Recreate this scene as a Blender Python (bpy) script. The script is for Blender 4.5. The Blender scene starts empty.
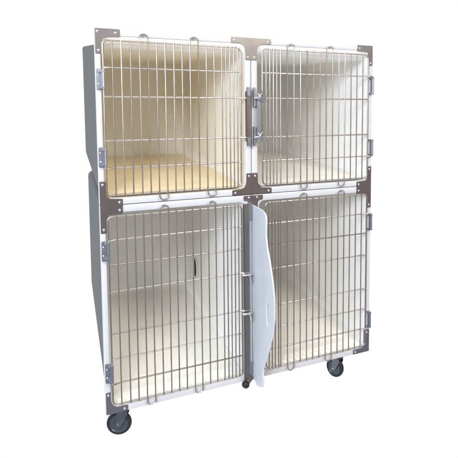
import bpy, bmesh, math, random
from mathutils import Vector, Matrix
random.seed(4)
PI = math.pi
K = 1.05363          # proportion of heights
OZ = 0.112           # frame bottom above the floor (caster height)
W = 1.241
H = 1.5383
scene = bpy.context.scene
C = scene.collection

# ------------------------------------------------------------------ materials
def principled(name):
    m = bpy.data.materials.new(name); m.use_nodes = True
    nt = m.node_tree
    return m, nt, nt.nodes['Principled BSDF']

def mat(name, col, rough=.5, metal=0., var=.06, scale=6., bump=0., bscale=60., stretch=(1, 1, 1), rvar=.08, col2=None, coat=0., spec=.5):
    m, nt, b = principled(name)
    b.inputs['Metallic'].default_value = metal
    b.inputs['Specular IOR Level'].default_value = spec
    if coat:
        b.inputs['Coat Weight'].default_value = coat
        b.inputs['Coat Roughness'].default_value = .15
    tc = nt.nodes.new('ShaderNodeTexCoord')
    mp = nt.nodes.new('ShaderNodeMapping'); mp.inputs['Scale'].default_value = stretch
    nt.links.new(tc.outputs['Object'], mp.inputs['Vector'])
    n = nt.nodes.new('ShaderNodeTexNoise'); n.inputs['Scale'].default_value = scale; n.inputs['Detail'].default_value = 6
    n.inputs['Roughness'].default_value = .62
    nt.links.new(mp.outputs['Vector'], n.inputs['Vector'])
    r = nt.nodes.new('ShaderNodeValToRGB')
    r.color_ramp.elements[0].position = .3; r.color_ramp.elements[1].position = .7
    a = [max(0, c*(1-var)) for c in col]; z = [min(1, c*(1+var)) for c in (col2 or col)]
    r.color_ramp.elements[0].color = (*a, 1); r.color_ramp.elements[1].color = (*z, 1)
    nt.links.new(n.outputs['Fac'], r.inputs['Fac']); nt.links.new(r.outputs['Color'], b.inputs['Base Color'])
    mr = nt.nodes.new('ShaderNodeMapRange')
    mr.inputs['To Min'].default_value = max(.02, rough-rvar); mr.inputs['To Max'].default_value = min(1, rough+rvar)
    nt.links.new(n.outputs['Fac'], mr.inputs['Value']); nt.links.new(mr.outputs['Result'], b.inputs['Roughness'])
    if bump:
        n2 = nt.nodes.new('ShaderNodeTexNoise'); n2.inputs['Scale'].default_value = bscale; n2.inputs['Detail'].default_value = 4
        nt.links.new(mp.outputs['Vector'], n2.inputs['Vector'])
        bp = nt.nodes.new('ShaderNodeBump'); bp.inputs['Strength'].default_value = bump; bp.inputs['Distance'].default_value = .002
        nt.links.new(n2.outputs['Fac'], bp.inputs['Height']); nt.links.new(bp.outputs['Normal'], b.inputs['Normal'])
    return m

M_frame = mat('white_gelcoat', (.47, .465, .475), .28, var=.05, scale=5, bump=.12, bscale=25, coat=.3)
M_liner = mat('white_fibreglass', (.92, .91, .875), .42, var=.03, scale=5, bump=.25, bscale=18)
M_yellowed = mat('yellowed_fibreglass', (.92, .88, .78), .42, var=.03, scale=3, bump=.25, bscale=18)
M_floor = mat('cream_floor', (.87, .83, .75), .40, var=.03, scale=7, bump=.25, bscale=22)
M_floor_y = mat('yellowed_floor', (.90, .75, .49), .40, var=.04, scale=7, bump=.25, bscale=22)
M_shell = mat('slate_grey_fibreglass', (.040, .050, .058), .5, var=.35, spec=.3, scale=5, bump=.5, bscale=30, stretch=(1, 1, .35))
M_wire = mat('polished_steel_rod', (.47, .425, .39), .30, metal=1, var=.05, scale=22, bump=.05, bscale=200)
M_steel = mat('brushed_steel_plate', (.40, .385, .38), .26, metal=1, var=.03, scale=14, bump=.04, bscale=260, rvar=.03)
M_hard = mat('zinc_hardware', (.36, .38, .42), .38, metal=1, var=.08, scale=30, bump=.06, bscale=130, rvar=.04)
M_rivet = mat('rivet_steel', (.78, .76, .75), .25, metal=1, var=.05, scale=40)
M_panel = mat('pale_blue_plastic', (.47, .49, .53), .42, var=.05, scale=5, bump=.4, bscale=14, stretch=(1, 1, .5))
M_rub = mat('black_rubber', (.013, .014, .017), .5, spec=.25, var=.25, scale=30, bump=.3, bscale=90)
M_rim = mat('grey_wheel_plastic', (.055, .065, .075), .30, spec=.35, var=.15, scale=30, metal=.3)
M_fork = mat('blue_zinc_fork', (.17, .18, .21), .38, metal=1, var=.2, scale=40)
M_dark = mat('slot_shade_black', (.02, .022, .03), .6, var=.2, scale=20)

# ------------------------------------------------------------------ helpers
def link(name, bm, m, parent=None, smooth=True, angle=40, offset=(0, 0, OZ)):
    if offset != (0, 0, 0): bmesh.ops.translate(bm, verts=bm.verts, vec=offset)
    bmesh.ops.recalc_face_normals(bm, faces=bm.faces)
    me = bpy.data.meshes.new(name); bm.to_mesh(me); bm.free()
    me.materials.append(m)
    if smooth:
        for p in me.polygons: p.use_smooth = True
        me.set_sharp_from_angle(angle=math.radians(angle))
    o = bpy.data.objects.new(name, me); C.objects.link(o)
    if parent: o.parent = parent
    return o

def arcpts(c, u, v, r, a0, a1, n):
    c, u, v = Vector(c), Vector(u), Vector(v)
    return [c+u*(r*math.cos(a0+(a1-a0)*i/n))+v*(r*math.sin(a0+(a1-a0)*i/n)) for i in range(n+1)]

def round_path(pts, r, n=6, closed=False):
    pts = [Vector(p) for p in pts]; out = []; N = len(pts)
    for i in range(N):
        if not closed and i in (0, N-1): out.append(pts[i]); continue
        p, a, b = pts[i], pts[i-1], pts[(i+1) % N]
        da, db = (a-p), (b-p)
        ang = da.angle(db)
        t = min(r/math.tan(ang/2), da.length*.49, db.length*.49)
        s, e = p+da.normalized()*t, p+db.normalized()*t
        for k in range(n+1):
            q = k/n
            out.append(s*(1-q)**2+p*2*q*(1-q)+e*q*q)
    return out

def tube(bm, pts, r, seg=10, closed=False, cap=True):
    pts = [Vector(p) for p in pts]
    if closed and (pts[0]-pts[-1]).length < 1e-6: pts.pop()
    N = len(pts); rings = []
    t0 = (pts[1]-pts[0]).normalized()
    if closed: t0 = (pts[1]-pts[-1]).normalized()
    ref = Vector((0, 1, 0)) if abs(t0.y) < .9 else Vector((1, 0, 0))
    nrm = t0.cross(ref).normalized()
    for i in range(N):
        if closed: t = (pts[(i+1) % N]-pts[i-1]).normalized()
        elif i == 0: t = (pts[1]-pts[0]).normalized()
        elif i == N-1: t = (pts[-1]-pts[-2]).normalized()
        else: t = (pts[i+1]-pts[i-1]).normalized()
        nrm = (nrm-t*nrm.dot(t)).normalized(); bn = t.cross(nrm)
        rings.append([bm.verts.new(pts[i]+nrm*r*math.cos(2*PI*k/seg)+bn*r*math.sin(2*PI*k/seg)) for k in range(seg)])
    for i in range(N if closed else N-1):
        A, B = rings[i], rings[(i+1) % N]
        for k in range(seg):
            bm.faces.new((A[k], A[(k+1) % seg], B[(k+1) % seg], B[k]))
    if cap and not closed:
        for R in (rings[0], rings[-1][::-1]):
            bm.faces.new(R)

def rrect(x0, x1, z0, z1, r, n=8):
    """rounded rectangle loop; r = radius or (bl, br, tr, tl)"""
    if not isinstance(r, tuple): r = (r,)*4
    out = []
    for (cx, cz, a, rr) in ((x0+r[0], z0+r[0], PI, r[0]), (x1-r[1], z0+r[1], 1.5*PI, r[1]), (x1-r[2], z1-r[2], 0, r[2]), (x0+r[3], z1-r[3], .5*PI, r[3])):
        for i in range(n+1):
            t = a+.5*PI*i/n
            out.append((cx+rr*math.cos(t), cz+rr*math.sin(t)))
    return out

def loft(bm, loops, cap_end=True, cap_start=False):
    L = [[bm.verts.new((x, y, z)) for (x, z) in lp] for y, lp in loops]
    for a, b in zip(L, L[1:]):
        n = len(a)
        for i in range(n):
            bm.faces.new((a[i], a[(i+1) % n], b[(i+1) % n], b[i]))
    if cap_end: bm.faces.new(L[-1])
    if cap_start: bm.faces.new(L[0][::-1])
    return L

def plate(bm, poly, y_front, th, bev=.0012, corner=None):
    """extruded polygon in XZ with a softened edge"""
    if corner: poly = [(p.x, p.z) for p in round_path([(x, 0, z) for x, z in poly], corner, 4, True)]
    q = []
    for p in poly:
        if not q or (abs(p[0]-q[-1][0])+abs(p[1]-q[-1][1])) > 1e-5: q.append(p)
    vs = [bm.verts.new((x, y_front, z)) for x, z in q]
    f = bm.faces.new(vs)
    r = bmesh.ops.extrude_face_region(bm, geom=[f])
    nv = [g for g in r['geom'] if isinstance(g, bmesh.types.BMVert)]
    bmesh.ops.translate(bm, verts=nv, vec=(0, th, 0))
    if bev:
        es = [e for e in bm.edges if all(v in vs for v in e.verts)]
        bmesh.ops.bevel(bm, geom=es, offset=bev, segments=2, affect='EDGES', clamp_overlap=True)

def box(bm, x0, x1, y0, y1, z0, z1, bev=.001, seg=2):
    r = bmesh.ops.create_cube(bm, size=1)
    for v in r['verts']:
        v.co = Vector(((x0+x1)/2+v.co.x*(x1-x0), (y0+y1)/2+v.co.y*(y1-y0), (z0+z1)/2+v.co.z*(z1-z0)))
    if bev:
        es = list({e for v in r['verts'] for e in v.link_edges})
        bmesh.ops.bevel(bm, geom=es, offset=bev, segments=seg, affect='EDGES')

def lathe(bm, prof, axis_o, axis, seg=32, close=False):
    axis = Vector(axis).normalized(); o = Vector(axis_o)
    u = axis.cross(Vector((0, 0, 1)));
    if u.length < .1: u = axis.cross(Vector((1, 0, 0)))
    u.normalize(); v = axis.cross(u)
    R = []
    for (r, h) in prof:
        if r < 1e-6: R.append([bm.verts.new(o+axis*h)])
        else: R.append([bm.verts.new(o+axis*h+u*r*math.cos(2*PI*k/seg)+v*r*math.sin(2*PI*k/seg)) for k in range(seg)])
    pairs = list(zip(R, R[1:]))
    if close: pairs.append((R[-1], R[0]))
    for a, b in pairs:
        for k in range(seg):
            k2 = (k+1) % seg
            if len(a) == 1 and len(b) == 1: continue
            if len(a) == 1: bm.faces.new((a[0], b[k], b[k2]))
            elif len(b) == 1: bm.faces.new((a[k], a[k2], b[0]))
            else: bm.faces.new((a[k], a[k2], b[k2], b[k]))

def rivet(parent, x, z, y=-.0045, r=.0052):
    bm = bmesh.new()
    lathe(bm, [(r, .0012), (r, 0), (r*.85, -.0013), (r*.5, -.0024), (0, -.0028)], (x, y, z), (0, 1, 0), 16)
    return link('rivet', bm, M_rivet, parent)

def w(z): return z*K

# ------------------------------------------------------------------ root
bank = bpy.data.objects.new('kennel_cage_bank', None); C.objects.link(bank)
bank.empty_display_size = .1
bank['label'] = 'white framed bank of four kennel cages with steel wire doors on casters'
bank['category'] = 'kennel cage'

# ------------------------------------------------------------------ modules : frame, shell, liner
G = .0012
SEAM = w(.8095)
mods = {
    # outer x0,x1,z0,z1  / opening x0,x1,z0,z1
    'UL': ((0, .6205-G, SEAM+G, H), (.020, .592, w(.836), w(1.434))),
    'UR': ((.6205+G, W, SEAM+G, H), (.649, 1.221, w(.836), w(1.434))),
    'LL': ((0, .6205-G, 0, SEAM-G), (.020, .586, w(.024), w(.780))),
    'LR': ((.6205+G, W, 0, SEAM-G), (.655, 1.221, w(.024), w(.780))),
}
for key, (o, p) in mods.items():
    up = key[0] == 'U'; left = key[1] == 'L'
    bm = bmesh.new()
    n = 8
    def ring(inset, r): return rrect(o[0]+inset, o[1]-inset, o[2]+inset, o[3]-inset, max(.0005, r), n)
    def ring2(out, r): return rrect(p[0]-out, p[1]+out, p[2]-out, p[3]+out, r, n)
    loft(bm, [(.034, ring(0, .003)), (.0035, ring(0, .003)), (.0010, ring(.0010, .003)), (0, ring(.0035, .003)),
              (0, ring2(.0045, .0285)), (.0012, ring2(.0015, .0255)), (.0045, ring2(0, .024))], cap_end=False)
    link('front_frame', bm, M_frame, bank)
    # liner
    lx0, lx1, lz0, lz1 = p
    if up:
        b0, b1, c0, c1 = lx0+.022, lx1-.004, .945, 1.475
    else:
        b0, b1, c0, c1 = lx0+.030, lx1-.002, .135, .805
    yb = 1.10
    def lp(t, extra=0):
        e = extra
        a0, a1, d0, d1 = [q0+(q1-q0)*t for q0, q1 in ((lx0, b0), (lx1, b1), (lz0, c0), (lz1 if t < .01 or not up else w(1.397), c1))]
        return rrect(a0+e, a1-e, d0+e, d1-e, .024+.036*t, n)
    bm = bmesh.new()
    ys = [.0045, .03, .15, .35, .6, .85, 1.04]
    loops = [(y, lp(y/yb)) for y in ys]
    for k in range(1, 7):
        t = k/6*PI/2
        loops.append((1.04+.06*math.sin(t), lp(1, .055*(1-math.cos(t))) ))
    loft(bm, loops)
    sh_in = bm
    # outer shell
    bm = bmesh.new()
    if up:
        ox0, ox1, oz0, oz1 = o[0]+.005, o[1]-.005, w(.822), w(1.404)
        e0, e1, f0, f1 = o[0]+.028, o[1]-.028, .932, 1.565
        if not left: e0, e1 = o[0]+.01, o[1]-.02
        rr0, rr1 = (.03, .03, .012, .012), (.05, .05, .014, .014)
    else:
        ox0, ox1, oz0, oz1 = o[0]+.005, o[1]-.005, .012, w(.80)
        e0, e1, f0, f1 = o[0]+.036, o[1]-.02, .122, .868
        rr0, rr1 = (.05, .012, .012, .012), (.10, .03, .03, .03)
        if not left: rr0, rr1 = (.012,)*4, (.03,)*4
    Y = 1.115
    def lo(t, e=0):
        a0, a1, d0, d1 = [q0+(q1-q0)*t for q0, q1 in ((ox0, e0), (ox1, e1), (oz0, f0), (oz1, f1))]
        return rrect(a0+e, a1-e, d0+e, d1-e, tuple(x+(y-x)*t for x, y in zip(rr0, rr1)), n)
    loops = [(y, lo(y/Y)) for y in (.034, .1, .3, .6, .9, 1.095)]
    for k in range(1, 5):
        t = k/4*PI/2
        loops.append((1.095+.02*math.sin(t), lo(1, .012*(1-math.cos(t)))))
    loft(bm, loops)
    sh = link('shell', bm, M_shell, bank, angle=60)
    link('liner', sh_in, M_yellowed if key == 'UL' else M_liner, sh, angle=60)
    bm = bmesh.new()                     # floor of the compartment, a thin tray with turned edges
    nx = 10
    rows = []
    for y in (.012, .2, .4, .6, .8, 1.0, 1.078):
        t = y/yb
        xa, xb = lx0+(b0-lx0)*t+.013, lx1+(b1-lx1)*t-.013
        z = lz0+(c0-lz0)*t+.0055
        rows.append([bm.verts.new((xa, y, z+.006)), bm.verts.new((xa+.008, y, z))]+[bm.verts.new((xa+.008+(xb-xa-.016)*i/nx, y, z)) for i in range(1, nx)]+[bm.verts.new((xb-.008, y, z)), bm.verts.new((xb, y, z+.006))])
    rows.append([bm.verts.new((v.co.x, 1.082, v.co.z+.006)) for v in rows[-1]])
    for A, B in zip(rows, rows[1:]):
        for a, b in zip(range(len(A)-1), range(1, len(A))): bm.faces.new((A[a], A[b], B[b], B[a]))
    link('floor_tray', bm, M_floor_y if key == 'UL' else M_floor, sh, angle=60)
    if key == 'LL':
        bm = bmesh.new()
        xw = p[1]-.004
        cy, cz, hz, hy = .895, .285, .060, .060
        outer = []; mid = []; inner = []
        N = 32
        rows = [[], [], [], []]
        for i in range(N):
            a = 2*PI*i/N
            y = math.copysign(abs(math.cos(a))**.9, math.cos(a)); z = math.sin(a)
            zz = math.copysign(abs(z)**.8, z)
            for R, (s, dx) in zip(rows, ((1.0, .0), (.93, -.004), (.84, -.004), (.78, .0))):
                R.append(bm.verts.new((xw+dx, cy+hy*y*s, cz+hz*zz*(1-(1-s)*.5))))
        for A, B in zip(rows, rows[1:]):
            for i in range(N): bm.faces.new((A[i], A[(i+1) % N], B[(i+1) % N], B[i]))
        slot = link('slot_rim', bm, M_liner, sh)
        bm = bmesh.new()
        vs = []
        for i in range(N):
            a = 2*PI*i/N
            zz = math.copysign(abs(math.sin(a))**.8, math.sin(a))
            vs.append(bm.verts.new((xw-.0015, cy+hy*.80*math.cos(a), cz+hz*.90*zz)))
        f = bm.faces.new(vs)
        r = bmesh.ops.extrude_face_region(bm, geom=[f]); bmesh.ops.translate(bm, verts=[g for g in r['geom'] if isinstance(g, bmesh.types.BMVert)], vec=(.004, 0, 0))
        link('hand_slot', bm, M_dark, sh)  # uncut wall: black disc paints the shade inside the hole

# ------------------------------------------------------------------ wire doors
def make_door(mx, zt, zb, bars, top_pairs, bot_pairs, x_border=.027, hinge_bars=(), latch_bars=(), over=.030, dx=0):
    """authored for a left-hand door (hinged on the left); mx mirrors it"""
    X = lambda x: (W-x if mx else x)
    yb = -.005
    bm = bmesh.new()
    x0, x1 = .027, .571+dx
    tube(bm, round_path([(X(x0), yb, zb), (X(x1), yb, zb), (X(x1), yb, zt), (X(x0), yb, zt)], .020, 6, True), .0038, 10, True)
    door = link('wire_door', bm, M_wire, bank)
    # vertical bars, some joined in pairs by loops
    xs = [.060+.0329*k for k in range(14)]+[.505+dx*.5, .522+dx*.6, .538+dx*.7, .555+dx*.8]
    bm = bmesh.new()
    yv = yb-.0058
    used_t = {}; 
    def jit(): return random.uniform(-.0009, .0009)
    ends = {}
    for i, x in enumerate(xs):
        ends[i] = [x+jit(), x+jit()]
    for (i, j) in top_pairs: used_t[i] = 't'; used_t[j] = 't'
    for (i, j) in bot_pairs: used_t[i] = 'b'; used_t[j] = 'b'
    for i in range(len(xs)):
        if i in used_t: continue
        xb, xt = ends[i]
        tube(bm, [(X(xb), yv, zb-.003), (X(xt), yv, zt+.003)], .0029, 9)
    for (i, j) in top_pairs:
        (ib, it), (jb, jt) = ends[i], ends[j]
        rad = (jt-it)/2; zc = zt+.0305-rad
        pts = [(X(ib), yv, zb-.003)]+[p for p in arcpts(((X(it)+X(jt))/2, yv, zc), (X(it)-(X(it)+X(jt))/2, 0, 0), (0, 0, rad), 1, 0, PI, 12)]+[(X(jb), yv, zb-.003)]
        tube(bm, pts, .0029, 9)
    for (i, j) in bot_pairs:
        (ib, it), (jb, jt) = ends[i], ends[j]
        rad = (jb-ib)/2; zc = zb-.032+rad
        pts = [(X(it), yv, zt+.003)]+[p for p in arcpts(((X(ib)+X(jb))/2, yv, zc), (X(ib)-(X(ib)+X(jb))/2, 0, 0), (0, 0, -rad), 1, 0, PI, 12)]+[(X(jt), yv, zt+.003)]
        tube(bm, pts, .0029, 9)
    link('upright_bars', bm, M_wire, door)
    # cross bars, each its own piece
    for z, kind in bars:
        bm = bmesh.new()
        z += random.uniform(-.0008, .0008)
        yc = yb-.0005
        hx = .018 if not mx else .006
        if kind.startswith('hinge'):
            s = -1 if kind == 'hinge_down' else 1      # the rod turns down or up into the hinge
            if mx: pts = round_path([(X(x1), yc, z), (X(.055), yc, z), (X(.030), yc-.012, z), (X(.0065), yc-.012, z), (X(.0065), yc-.012, z+s*.080)], .009, 6)
            else: pts = round_path([(X(x1), yc, z), (X(.060), yc, z), (X(.026), yc-.010, z), (X(.026), yc-.010, z+s*.078)], .010, 6)
            tube(bm, pts, .0036, 9)
        elif kind == 'latch':
            pts = round_path([(X(x0), yc, z), (X(x1-.01), yc, z), (X(x1+.008), yc-.010, z), (X(x1+over), yc-.010, z)], .006, 4)
            tube(bm, pts, .0036, 9)
        else:
            tube(bm, [(X(x0), yc, z), (X(x1), yc, z)], .0034, 9)
        link('cross_bar', bm, M_wire, door)
    return door

UB = [(w(1.318), 'hinge_down'), (w(1.213), 'latch'), (w(1.051), 'latch'), (w(.950), 'hinge_up')]
LB = [(w(.679), 'hinge_down'), (w(.584), 'plain'), (w(.480), 'latch'), (w(.318), 'latch'), (w(.218), 'plain'), (w(.121), 'hinge_up')]
d_ul = make_door(False, w(1.417), w(.849), UB, [(3, 4), (9, 10)], [(5, 6), (11, 12)])
d_ur = make_door(True, w(1.417), w(.849), UB, [(5, 6), (11, 12)], [(3, 4), (9, 10)])
d_ll = make_door(False, w(.768), w(.036), LB, [(5, 6), (11, 12)], [(3, 4), (9, 10)])
d_lr = make_door(True, w(.771), w(.036), LB, [(3, 4), (9, 10)], [(5, 6), (11, 12)], dx=-.012, over=.02)

# ------------------------------------------------------------------ hinges
def hinge(mx, zlo, zhi):
    bm = bmesh.new()
    if not mx:
        plate(bm, rrect(.0015, .0215, zlo, zhi, .005, 4), -.0030, .0028, .0007)
        for z in (zlo+.006, zhi-.014): box(bm, .012, .0305, -.021, -.0006, z, z+.008, .0012)
        box(bm, .0185, .0225, -.019, -.0032, zlo+.003, zhi-.003, .001)
        o = link('hinge', bm, M_hard, bank)
        rivet(o, .0085, zlo+(zhi-zlo)*.28, -.0030, .0040); rivet(o, .0085, zlo+(zhi-zlo)*.72, -.0030, .0040)
        bm = bmesh.new(); tube(bm, [(.026, -.0155, zlo+.004), (.026, -.0155, zhi-.004)], .0055, 14)
        link('hinge_pin', bm, M_hard, o)
    else:
        plate(bm, rrect(W-.0105, W-.0010, zlo, zhi, .002, 3), -.0030, .0028, .0007)
        for z in (zlo, zhi-.007): box(bm, W-.020, W-.0025, -.023, -.0006, z, z+.007, .0012)
        o = link('hinge', bm, M_hard, bank)
        bm = bmesh.new(); tube(bm, [(W-.0065, -.0175, zlo+.001), (W-.0065, -.0175, zhi-.001)], .0050, 14)
        link('hinge_pin', bm, M_hard, o)
for mx in (False, True):
    for zlo, zhi in ((1.237, 1.314), (.953, 1.028), (.600, .677), (.126, .203)):
        hinge(mx, w(zlo), w(zhi))

# ------------------------------------------------------------------ latches
def latch_upper(mx):
    X = lambda a, b: (W-b, W-a) if mx else (a, b)
    if not mx:
        bm = bmesh.new()
        x0, x1 = X(.5975, .6165)
        # long folded channel handle
        box(bm, .592, .6085, -.024, -.0185, w(1.016), w(1.258), .0016)
        box(bm, .592, .595, -.024, -.0006, w(1.035), w(1.240), .0012)
        o = link('latch_handle', bm, M_steel, bank)
        for z in (w(1.222), w(1.016)):
            bm = bmesh.new()
            box(bm, .5935, .6090, -.0285, -.0242, z, z+w(.036), .0016)
            link('latch_tab', bm, M_hard, o)
    else:
        bm = bmesh.new()
        box(bm, .6385, .655, -.024, -.0185, w(1.060), w(1.205), .0016)
        box(bm, .652, .655, -.024, -.0006, w(1.070), w(1.195), .0012)
        o = link('latch_handle', bm, M_hard, bank)
        for z0, z1 in ((1.178, 1.258), (1.017, 1.097)):
            bm = bmesh.new()
            plate(bm, rrect(.6260, .6350, w(z0), w(z1), .003, 4), -.018, .016, .001)
            link('latch_tab', bm, M_hard, o)
        for zc in (1.213, 1.051):
            bm = bmesh.new()
            z = w(zc)
            tube(bm, round_path([(.625, -.022, z), (.645, -.028, z+.004), (.660, -.022, z+.020), (.664, -.010, z+.026)], .006, 5), .0060, 12)
            tube(bm, round_path([(.640, -.026, z+.018), (.652, -.030, z+.006), (.658, -.026, z-.012)], .006, 5), .0052, 12)
            lathe(bm, [(0, -.006), (.007, -.006), (.0085, -.003), (.0085, .003), (.007, .006), (0, .006)], (.645, -.026, z), (0, 1, 0), 18)
            link('latch_hook', bm, M_hard, o)
latch_upper(False); latch_upper(True)
# lower: added dark strip stands in for the shaded centre post, with two hooks
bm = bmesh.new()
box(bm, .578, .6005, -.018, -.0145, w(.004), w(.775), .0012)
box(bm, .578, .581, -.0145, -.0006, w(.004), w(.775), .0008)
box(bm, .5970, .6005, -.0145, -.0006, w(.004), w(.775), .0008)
ch = link('post_shade_strip', bm, mat('post_shade_grey', (.25, .235, .22), .42, metal=1, var=.10, scale=9, stretch=(1, 1, .3)), bank)
for zc in (.474, .306):
    bm = bmesh.new(); z = w(zc)
    tube(bm, round_path([(.570, -.016, z), (.580, -.024, z), (.600, -.026, z+.002), (.608, -.020, z-.004)], .005, 5), .0048, 12)
    tube(bm, round_path([(.594, -.024, z), (.600, -.027, z-.012), (.606, -.024, z-.034)], .005, 5), .0036, 10)
    link('latch_hook', bm, M_rivet, ch)

# ------------------------------------------------------------------ joining brackets
def bracket(poly, rivets, mx=False, r=.003):
    if mx: poly = [(W-x, z) for x, z in poly][::-1]
    bm = bmesh.new()
    plate(bm, [(x, w(z)) for x, z in poly], -.0032, .0030, .0008, r)
    o = link('joining_bracket', bm, M_steel, bank)
    for x, z in rivets: rivet(o, W-x if mx else x, w(z), -.0032)
TLp = [(.001, 1.459), (.001, 1.368), (.0245, 1.368), (.0245, 1.405), (.028, 1.420), (.036, 1.429), (.050, 1.4315), (.090, 1.4315), (.090, 1.459)]
bracket(TLp, [(.074, 1.445), (.012, 1.380), (.010, 1.448)])
bracket([(.001, 1.459), (.001, 1.368), (.0245, 1.368), (.0245, 1.412), (.032, 1.430), (.088, 1.4325), (.088, 1.459)], [(.074, 1.445), (.012, 1.380)], True)
bracket([(.531, 1.459), (.531, 1.437), (.570, 1.436), (.585, 1.430), (.593, 1.414), (.595, 1.395), (.595, 1.369), (.647, 1.369), (.647, 1.395), (.649, 1.414), (.657, 1.430), (.672, 1.436), (.713, 1.437), (.713, 1.459)],
        [(.606, 1.381), (.635, 1.381), (.699, 1.447), (.545, 1.447)])
bracket([(.531, .8115), (.713, .8115), (.713, .834), (.672, .837), (.657, .842), (.649, .856), (.6475, .872), (.6475, .901), (.5955, .901), (.5955, .872), (.593, .856), (.585, .842), (.570, .837), (.531, .834)],
        [(.607, .889), (.635, .889), (.545, .822), (.699, .822)])
bracket([(.582, .8065), (.582, .787), (.599, .783), (.603, .775), (.603, .700), (.647, .700), (.647, .775), (.653, .784), (.671, .787), (.671, .8065)],
        [(.606, .798), (.644, .798)])
Lp = [(.001, .901), (.001, .706), (.0225, .706), (.0225, .755), (.026, .766), (.034, .773), (.084, .775), (.084, .832), (.040, .835), (.028, .842), (.0235, .856), (.0235, .901)]
bracket(Lp, [(.012, .889), (.072, .820), (.072, .790), (.012, .720)])
bracket(Lp, [(.012, .889), (.072, .820), (.072, .790), (.012, .720)], True)
BLp = [(.001, .001), (.083, .001), (.083, .0235), (.044, .0245), (.030, .031), (.023, .043), (.0195, .058), (.0195, .089), (.001, .089)]
bracket(BLp, [(.010, .078), (.070, .012)])
bracket([(.001, .001), (.094, .001), (.094, .0235), (.048, .0245), (.038, .031), (.034, .043), (.0335, .058), (.0335, .112), (.001, .112)], [(.016, .098), (.082, .012)], True)
bracket([(.582, .001), (.671, .001), (.671, .022), (.655, .026), (.650, .036), (.650, .080), (.603, .080), (.603, .036), (.598, .026), (.582, .022)], [(.657, .012)])

# ------------------------------------------------------------------ casters (local origin = centre of the wheel)
R0 = .049
def make_caster():
    bm = bmesh.new()
    # tyre: axis = local Y
    lathe(bm, [(.038, -.0115), (.042, -.0125), (.0465, -.0105), (R0, -.005), (R0+.0003, 0), (R0, .005), (.0465, .0105), (.042, .0125), (.038, .0115)], (0, 0, 0), (0, 1, 0), 48, close=True)
    ty = link('caster', bm, M_rub, bank, offset=(0, 0, 0))
    bm = bmesh.new()
    for s in (-1, 1):
        lathe(bm, [(.0385, s*.0105), (.0370, s*.0108), (.034, s*.0075), (.019, s*.0078), (.0165, s*.0115), (.010, s*.0125), (0, s*.0125)], (0, 0, 0), (0, 1, 0), 40)
    link('wheel_rim', bm, M_rim, ty, offset=(0, 0, 0))
    bm = bmesh.new()
    top = .0545
    for s in (-1, 1):
        poly = [(-.011, -.010), (.006, -.013), (.013, -.006), (.036, .036), (.036, top), (-.006, top)]
        lp = [(p.x, p.z) for p in round_path([(x, 0, z) for x, z in poly], .006, 4, True)]
        y = s*.0158
        vs = [bm.verts.new((x, y, z)) for x, z in lp]; f = bm.faces.new(vs)
        r = bmesh.ops.extrude_face_region(bm, geom=[f]); bmesh.ops.translate(bm, verts=[g for g in r['geom'] if isinstance(g, bmesh.types.BMVert)], vec=(0, s*.0022, 0))
    box(bm, -.008, .038, -.018, .018, top-.0015, top+.0012, .0006)
    lathe(bm, [(0, .0), (.020, 0), (.022, .002), (.022, .006), (0, .006)], (.018, 0, top), (0, 0, 1), 28)
    link('fork', bm, M_fork, ty, offset=(0, 0, 0))
    bm = bmesh.new()
    lathe(bm, [(0, -.0225), (.004, -.0225), (.0052, -.0205), (.0052, .0205), (.004, .0225), (0, .0225)], (0, 0, 0), (0, 1, 0), 6)
    link('axle_bolt', bm, M_hard, ty, offset=(0, 0, 0))
    return ty
c0 = make_caster()
spots = [(.052, .035, -22), (1.068, .040, -66), (.150, .85, 30), (1.08, .85, -10)]
for i, (x, y, a) in enumerate(spots):
    if i == 0: c = c0
    else:
        c = c0.copy(); C.objects.link(c); c.parent = bank
        for ch_ in list(c0.children):
            q = ch_.copy(); C.objects.link(q); q.parent = c
    c.location = (x, y, R0+.0005); c.rotation_euler = (0, 0, math.radians(a))
# base rails the casters bolt to
for x0 in (.120, 1.050):
    bm = bmesh.new(); box(bm, x0, x0+.06, .036, .90, -.012, .008, .0008)
    link('base_rail', bm, M_fork, bank)
# small rubber bumper under the middle of the frame
bm = bmesh.new()
o0 = Vector((.578, -.022, -.004)); ax = Vector((.55, .25, .35))
lathe(bm, [(0, -.014)]+[(.018*math.cos(q), .016*math.sin(q)) for q in [math.radians(d_) for d_ in range(-60, 61, 10)]]+[(0, .0155)], o0, ax, 32)
bp = link('rubber_bumper', bm, M_rub, bank)
bm = bmesh.new()
tube(bm, [o0+ax.normalized()*.008, o0+ax.normalized()*.040], .0115, 16)
link('bumper_stem', bm, mat('brown_rubber', (.085, .055, .050), .5, var=.2, scale=20), bp)

# ------------------------------------------------------------------ divider panel, slid part way out
prof = [(.30, .812), (-.0733, .8056), (-.128, .801), (-.1530, .788), (-.1604, .765), (-.1597, .7058), (-.1720, .660), (-.1800, .640), (-.2040, .5880), (-.2280, .5112), (-.238, .4511), (-.2345, .3639),
        (-.2094, .2776), (-.1600, .175), (-.130, .120), (-.1160, .0900), (-.1195, .0529), (-.1130, .0160), (-.085, .004), (-.0482, -.0068), (-.012, .0054), (.30, .016)]
def smooth_loop(pts, sub=4):
    out = []; N = len(pts)
    for i in range(N):
        p0, p1, p2, p3 = [Vector(pts[(i+k-1) % N]) for k in range(4)]
        if (p1-p2).length > .25: out.append(p1); continue
        for s in range(sub):
            t = s/sub
            q = .5*((2*p1)+(p2-p0)*t+(2*p0-5*p1+4*p2-p3)*t*t+(-p0+3*p1-3*p2+p3)*t**3)
            m_ = p1.lerp(p2, t)
            out.append(q.lerp(m_, .45))
    return out
lp = smooth_loop(prof)
slot = []
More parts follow.
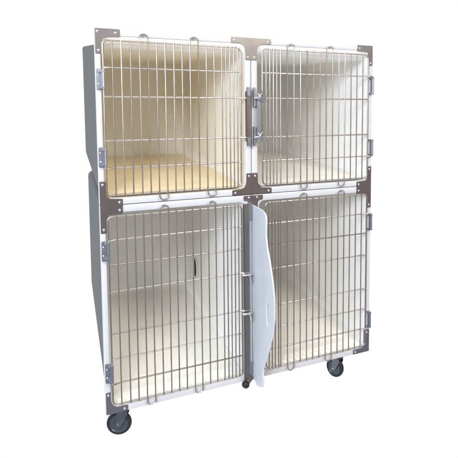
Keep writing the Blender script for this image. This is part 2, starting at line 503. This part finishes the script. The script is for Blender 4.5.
for i in range(28):
    a = 2*PI*i/28
    zz = math.copysign(abs(math.sin(a))**.7, math.sin(a)); yy = math.copysign(abs(math.cos(a))**.8, math.cos(a))
    z = .372+.062*zz
    slot.append(Vector((-.163+.0085*yy-.06*(z-.352)**2/.006*.10, z)))
bm = bmesh.new()
def px(y, z):        # slight warp of the plastic sheet, leaning a little at its free edge
    return .619+.010*max(0, -y)/.24+.0025*math.sin(z*9+y*5)
vo = [bm.verts.new((0, p[0], p[1])) for p in lp]
vi = [bm.verts.new((0, p[0], p[1])) for p in slot]
eo = [bm.edges.new((vo[i], vo[(i+1) % len(vo)])) for i in range(len(vo))]
ei = [bm.edges.new((vi[i], vi[(i+1) % len(vi)])) for i in range(len(vi))]
bmesh.ops.triangle_fill(bm, edges=eo+ei, use_beauty=True)
faces = list(bm.faces)
front = list(bm.verts)
r = bmesh.ops.extrude_face_region(bm, geom=faces)
back = [g for g in r['geom'] if isinstance(g, bmesh.types.BMVert)]
bmesh.ops.translate(bm, verts=back, vec=(.007, 0, 0))
for v in bm.verts: v.co.x += px(v.co.y, v.co.z)
bm.normal_update()
es = [e for e in bm.edges if e.calc_face_angle(0) > math.radians(60)]
bmesh.ops.bevel(bm, geom=es, offset=.0022, segments=3, affect='EDGES')
for v in bm.verts: v.co.z += 0
pan = link('divider_panel', bm, M_panel, None, angle=35)
pan['label'] = 'pale blue plastic divider panel standing out between the two lower wire doors'
pan['category'] = 'divider panel'

# ------------------------------------------------------------------ camera
cd = bpy.data.cameras.new('camera'); cam = bpy.data.objects.new('camera', cd); C.objects.link(cam)
right = Vector((0.87855502, -0.47758152, 0.00754793)); upv = Vector((0.03497499, 0.08008372, 0.99617436)); back = Vector((-0.47635893, -0.87492999, 0.08706137))
mw = Matrix((right, upv, back)).transposed().to_4x4()
mw.translation = Vector((-0.18967178, -2.28695900, 1.26361873+OZ))
cam.matrix_world = mw
cd.sensor_width = 36; cd.lens = 546.657/458*36
cd.shift_x = (229-338.39334)/458*1.0
cd.shift_y = (150.03638-229)/458
cd.clip_start = .05; cd.clip_end = 200
scene.camera = cam

# ------------------------------------------------------------------ light
wd = bpy.data.worlds.new('World'); scene.world = wd; wd.use_nodes = True
nt = wd.node_tree; bg = nt.nodes['Background']
tc = nt.nodes.new('ShaderNodeTexCoord'); sx = nt.nodes.new('ShaderNodeSeparateXYZ')
nt.links.new(tc.outputs['Generated'], sx.inputs[0])
rz = nt.nodes.new('ShaderNodeValToRGB'); mz = nt.nodes.new('ShaderNodeMapRange')
mz.inputs['From Min'].default_value = -1; mz.inputs['From Max'].default_value = 1
nt.links.new(sx.outputs['Z'], mz.inputs['Value']); nt.links.new(mz.outputs['Result'], rz.inputs['Fac'])
cr = rz.color_ramp
cr.elements[0].position = .10; cr.elements[0].color = (.85, .85, .88, 1)
cr.elements[1].position = 1; cr.elements[1].color = (.50, .54, .60, 1)
for p_, c_ in ((.20, (.17, .19, .24, 1)), (.32, (.13, .155, .22, 1)), (.41, (.155, .112, .10, 1)), (.50, (.21, .16, .14, 1)), (.56, (.25, .24, .23, 1)), (.66, (.34, .37, .41, 1))):
    e = cr.elements.new(p_); e.color = c_
my = nt.nodes.new('ShaderNodeMapRange'); my.inputs['From Min'].default_value = -.35; my.inputs['From Max'].default_value = .05
nt.links.new(sx.outputs['Y'], my.inputs['Value'])
mix = nt.nodes.new('ShaderNodeMix'); mix.data_type = 'RGBA'
nt.links.new(my.outputs['Result'], mix.inputs['Factor']); 
gain = nt.nodes.new('ShaderNodeVectorMath'); gain.operation = 'SCALE'; gain.inputs['Scale'].default_value = 1.9
nt.links.new(rz.outputs['Color'], gain.inputs[0]); nt.links.new(gain.outputs[0], mix.inputs['A'])
mix.inputs['B'].default_value = (1, 1, 1, 1)
nt.links.new(mix.outputs['Result'], bg.inputs['Color']); bg.inputs['Strength'].default_value = 1.0

def area(name, loc, target, size, power, col, sy=None):
    ld = bpy.data.lights.new(name, 'AREA'); ld.energy = power; ld.color = col
    ld.shape = 'RECTANGLE'; ld.size = size; ld.size_y = sy or size
    o = bpy.data.objects.new(name, ld); C.objects.link(o); o.location = loc
    o.rotation_euler = (Vector(target)-Vector(loc)).to_track_quat('-Z', 'Y').to_euler()
    return o
area('window_light', (-1.85, -3.8, 3.05), (.55, .5, .85), 1.4, 235, (.93, .96, 1.0))
area('side_window', (-3.3, -3.0, 2.2), (.7, .4, .85), 1.6, 140, (.64, .80, 1.0))
area('back_wall_fill', (2.1, -3.9, 3.5), (.8, .6, .8), 1.0, 140, (1.0, .93, .80))  # unseen fill added to brighten the compartment back walls
scene.view_settings.view_transform = 'Standard'; scene.view_settings.look = 'None'
scene.view_settings.exposure = 0; scene.view_settings.gamma = 1
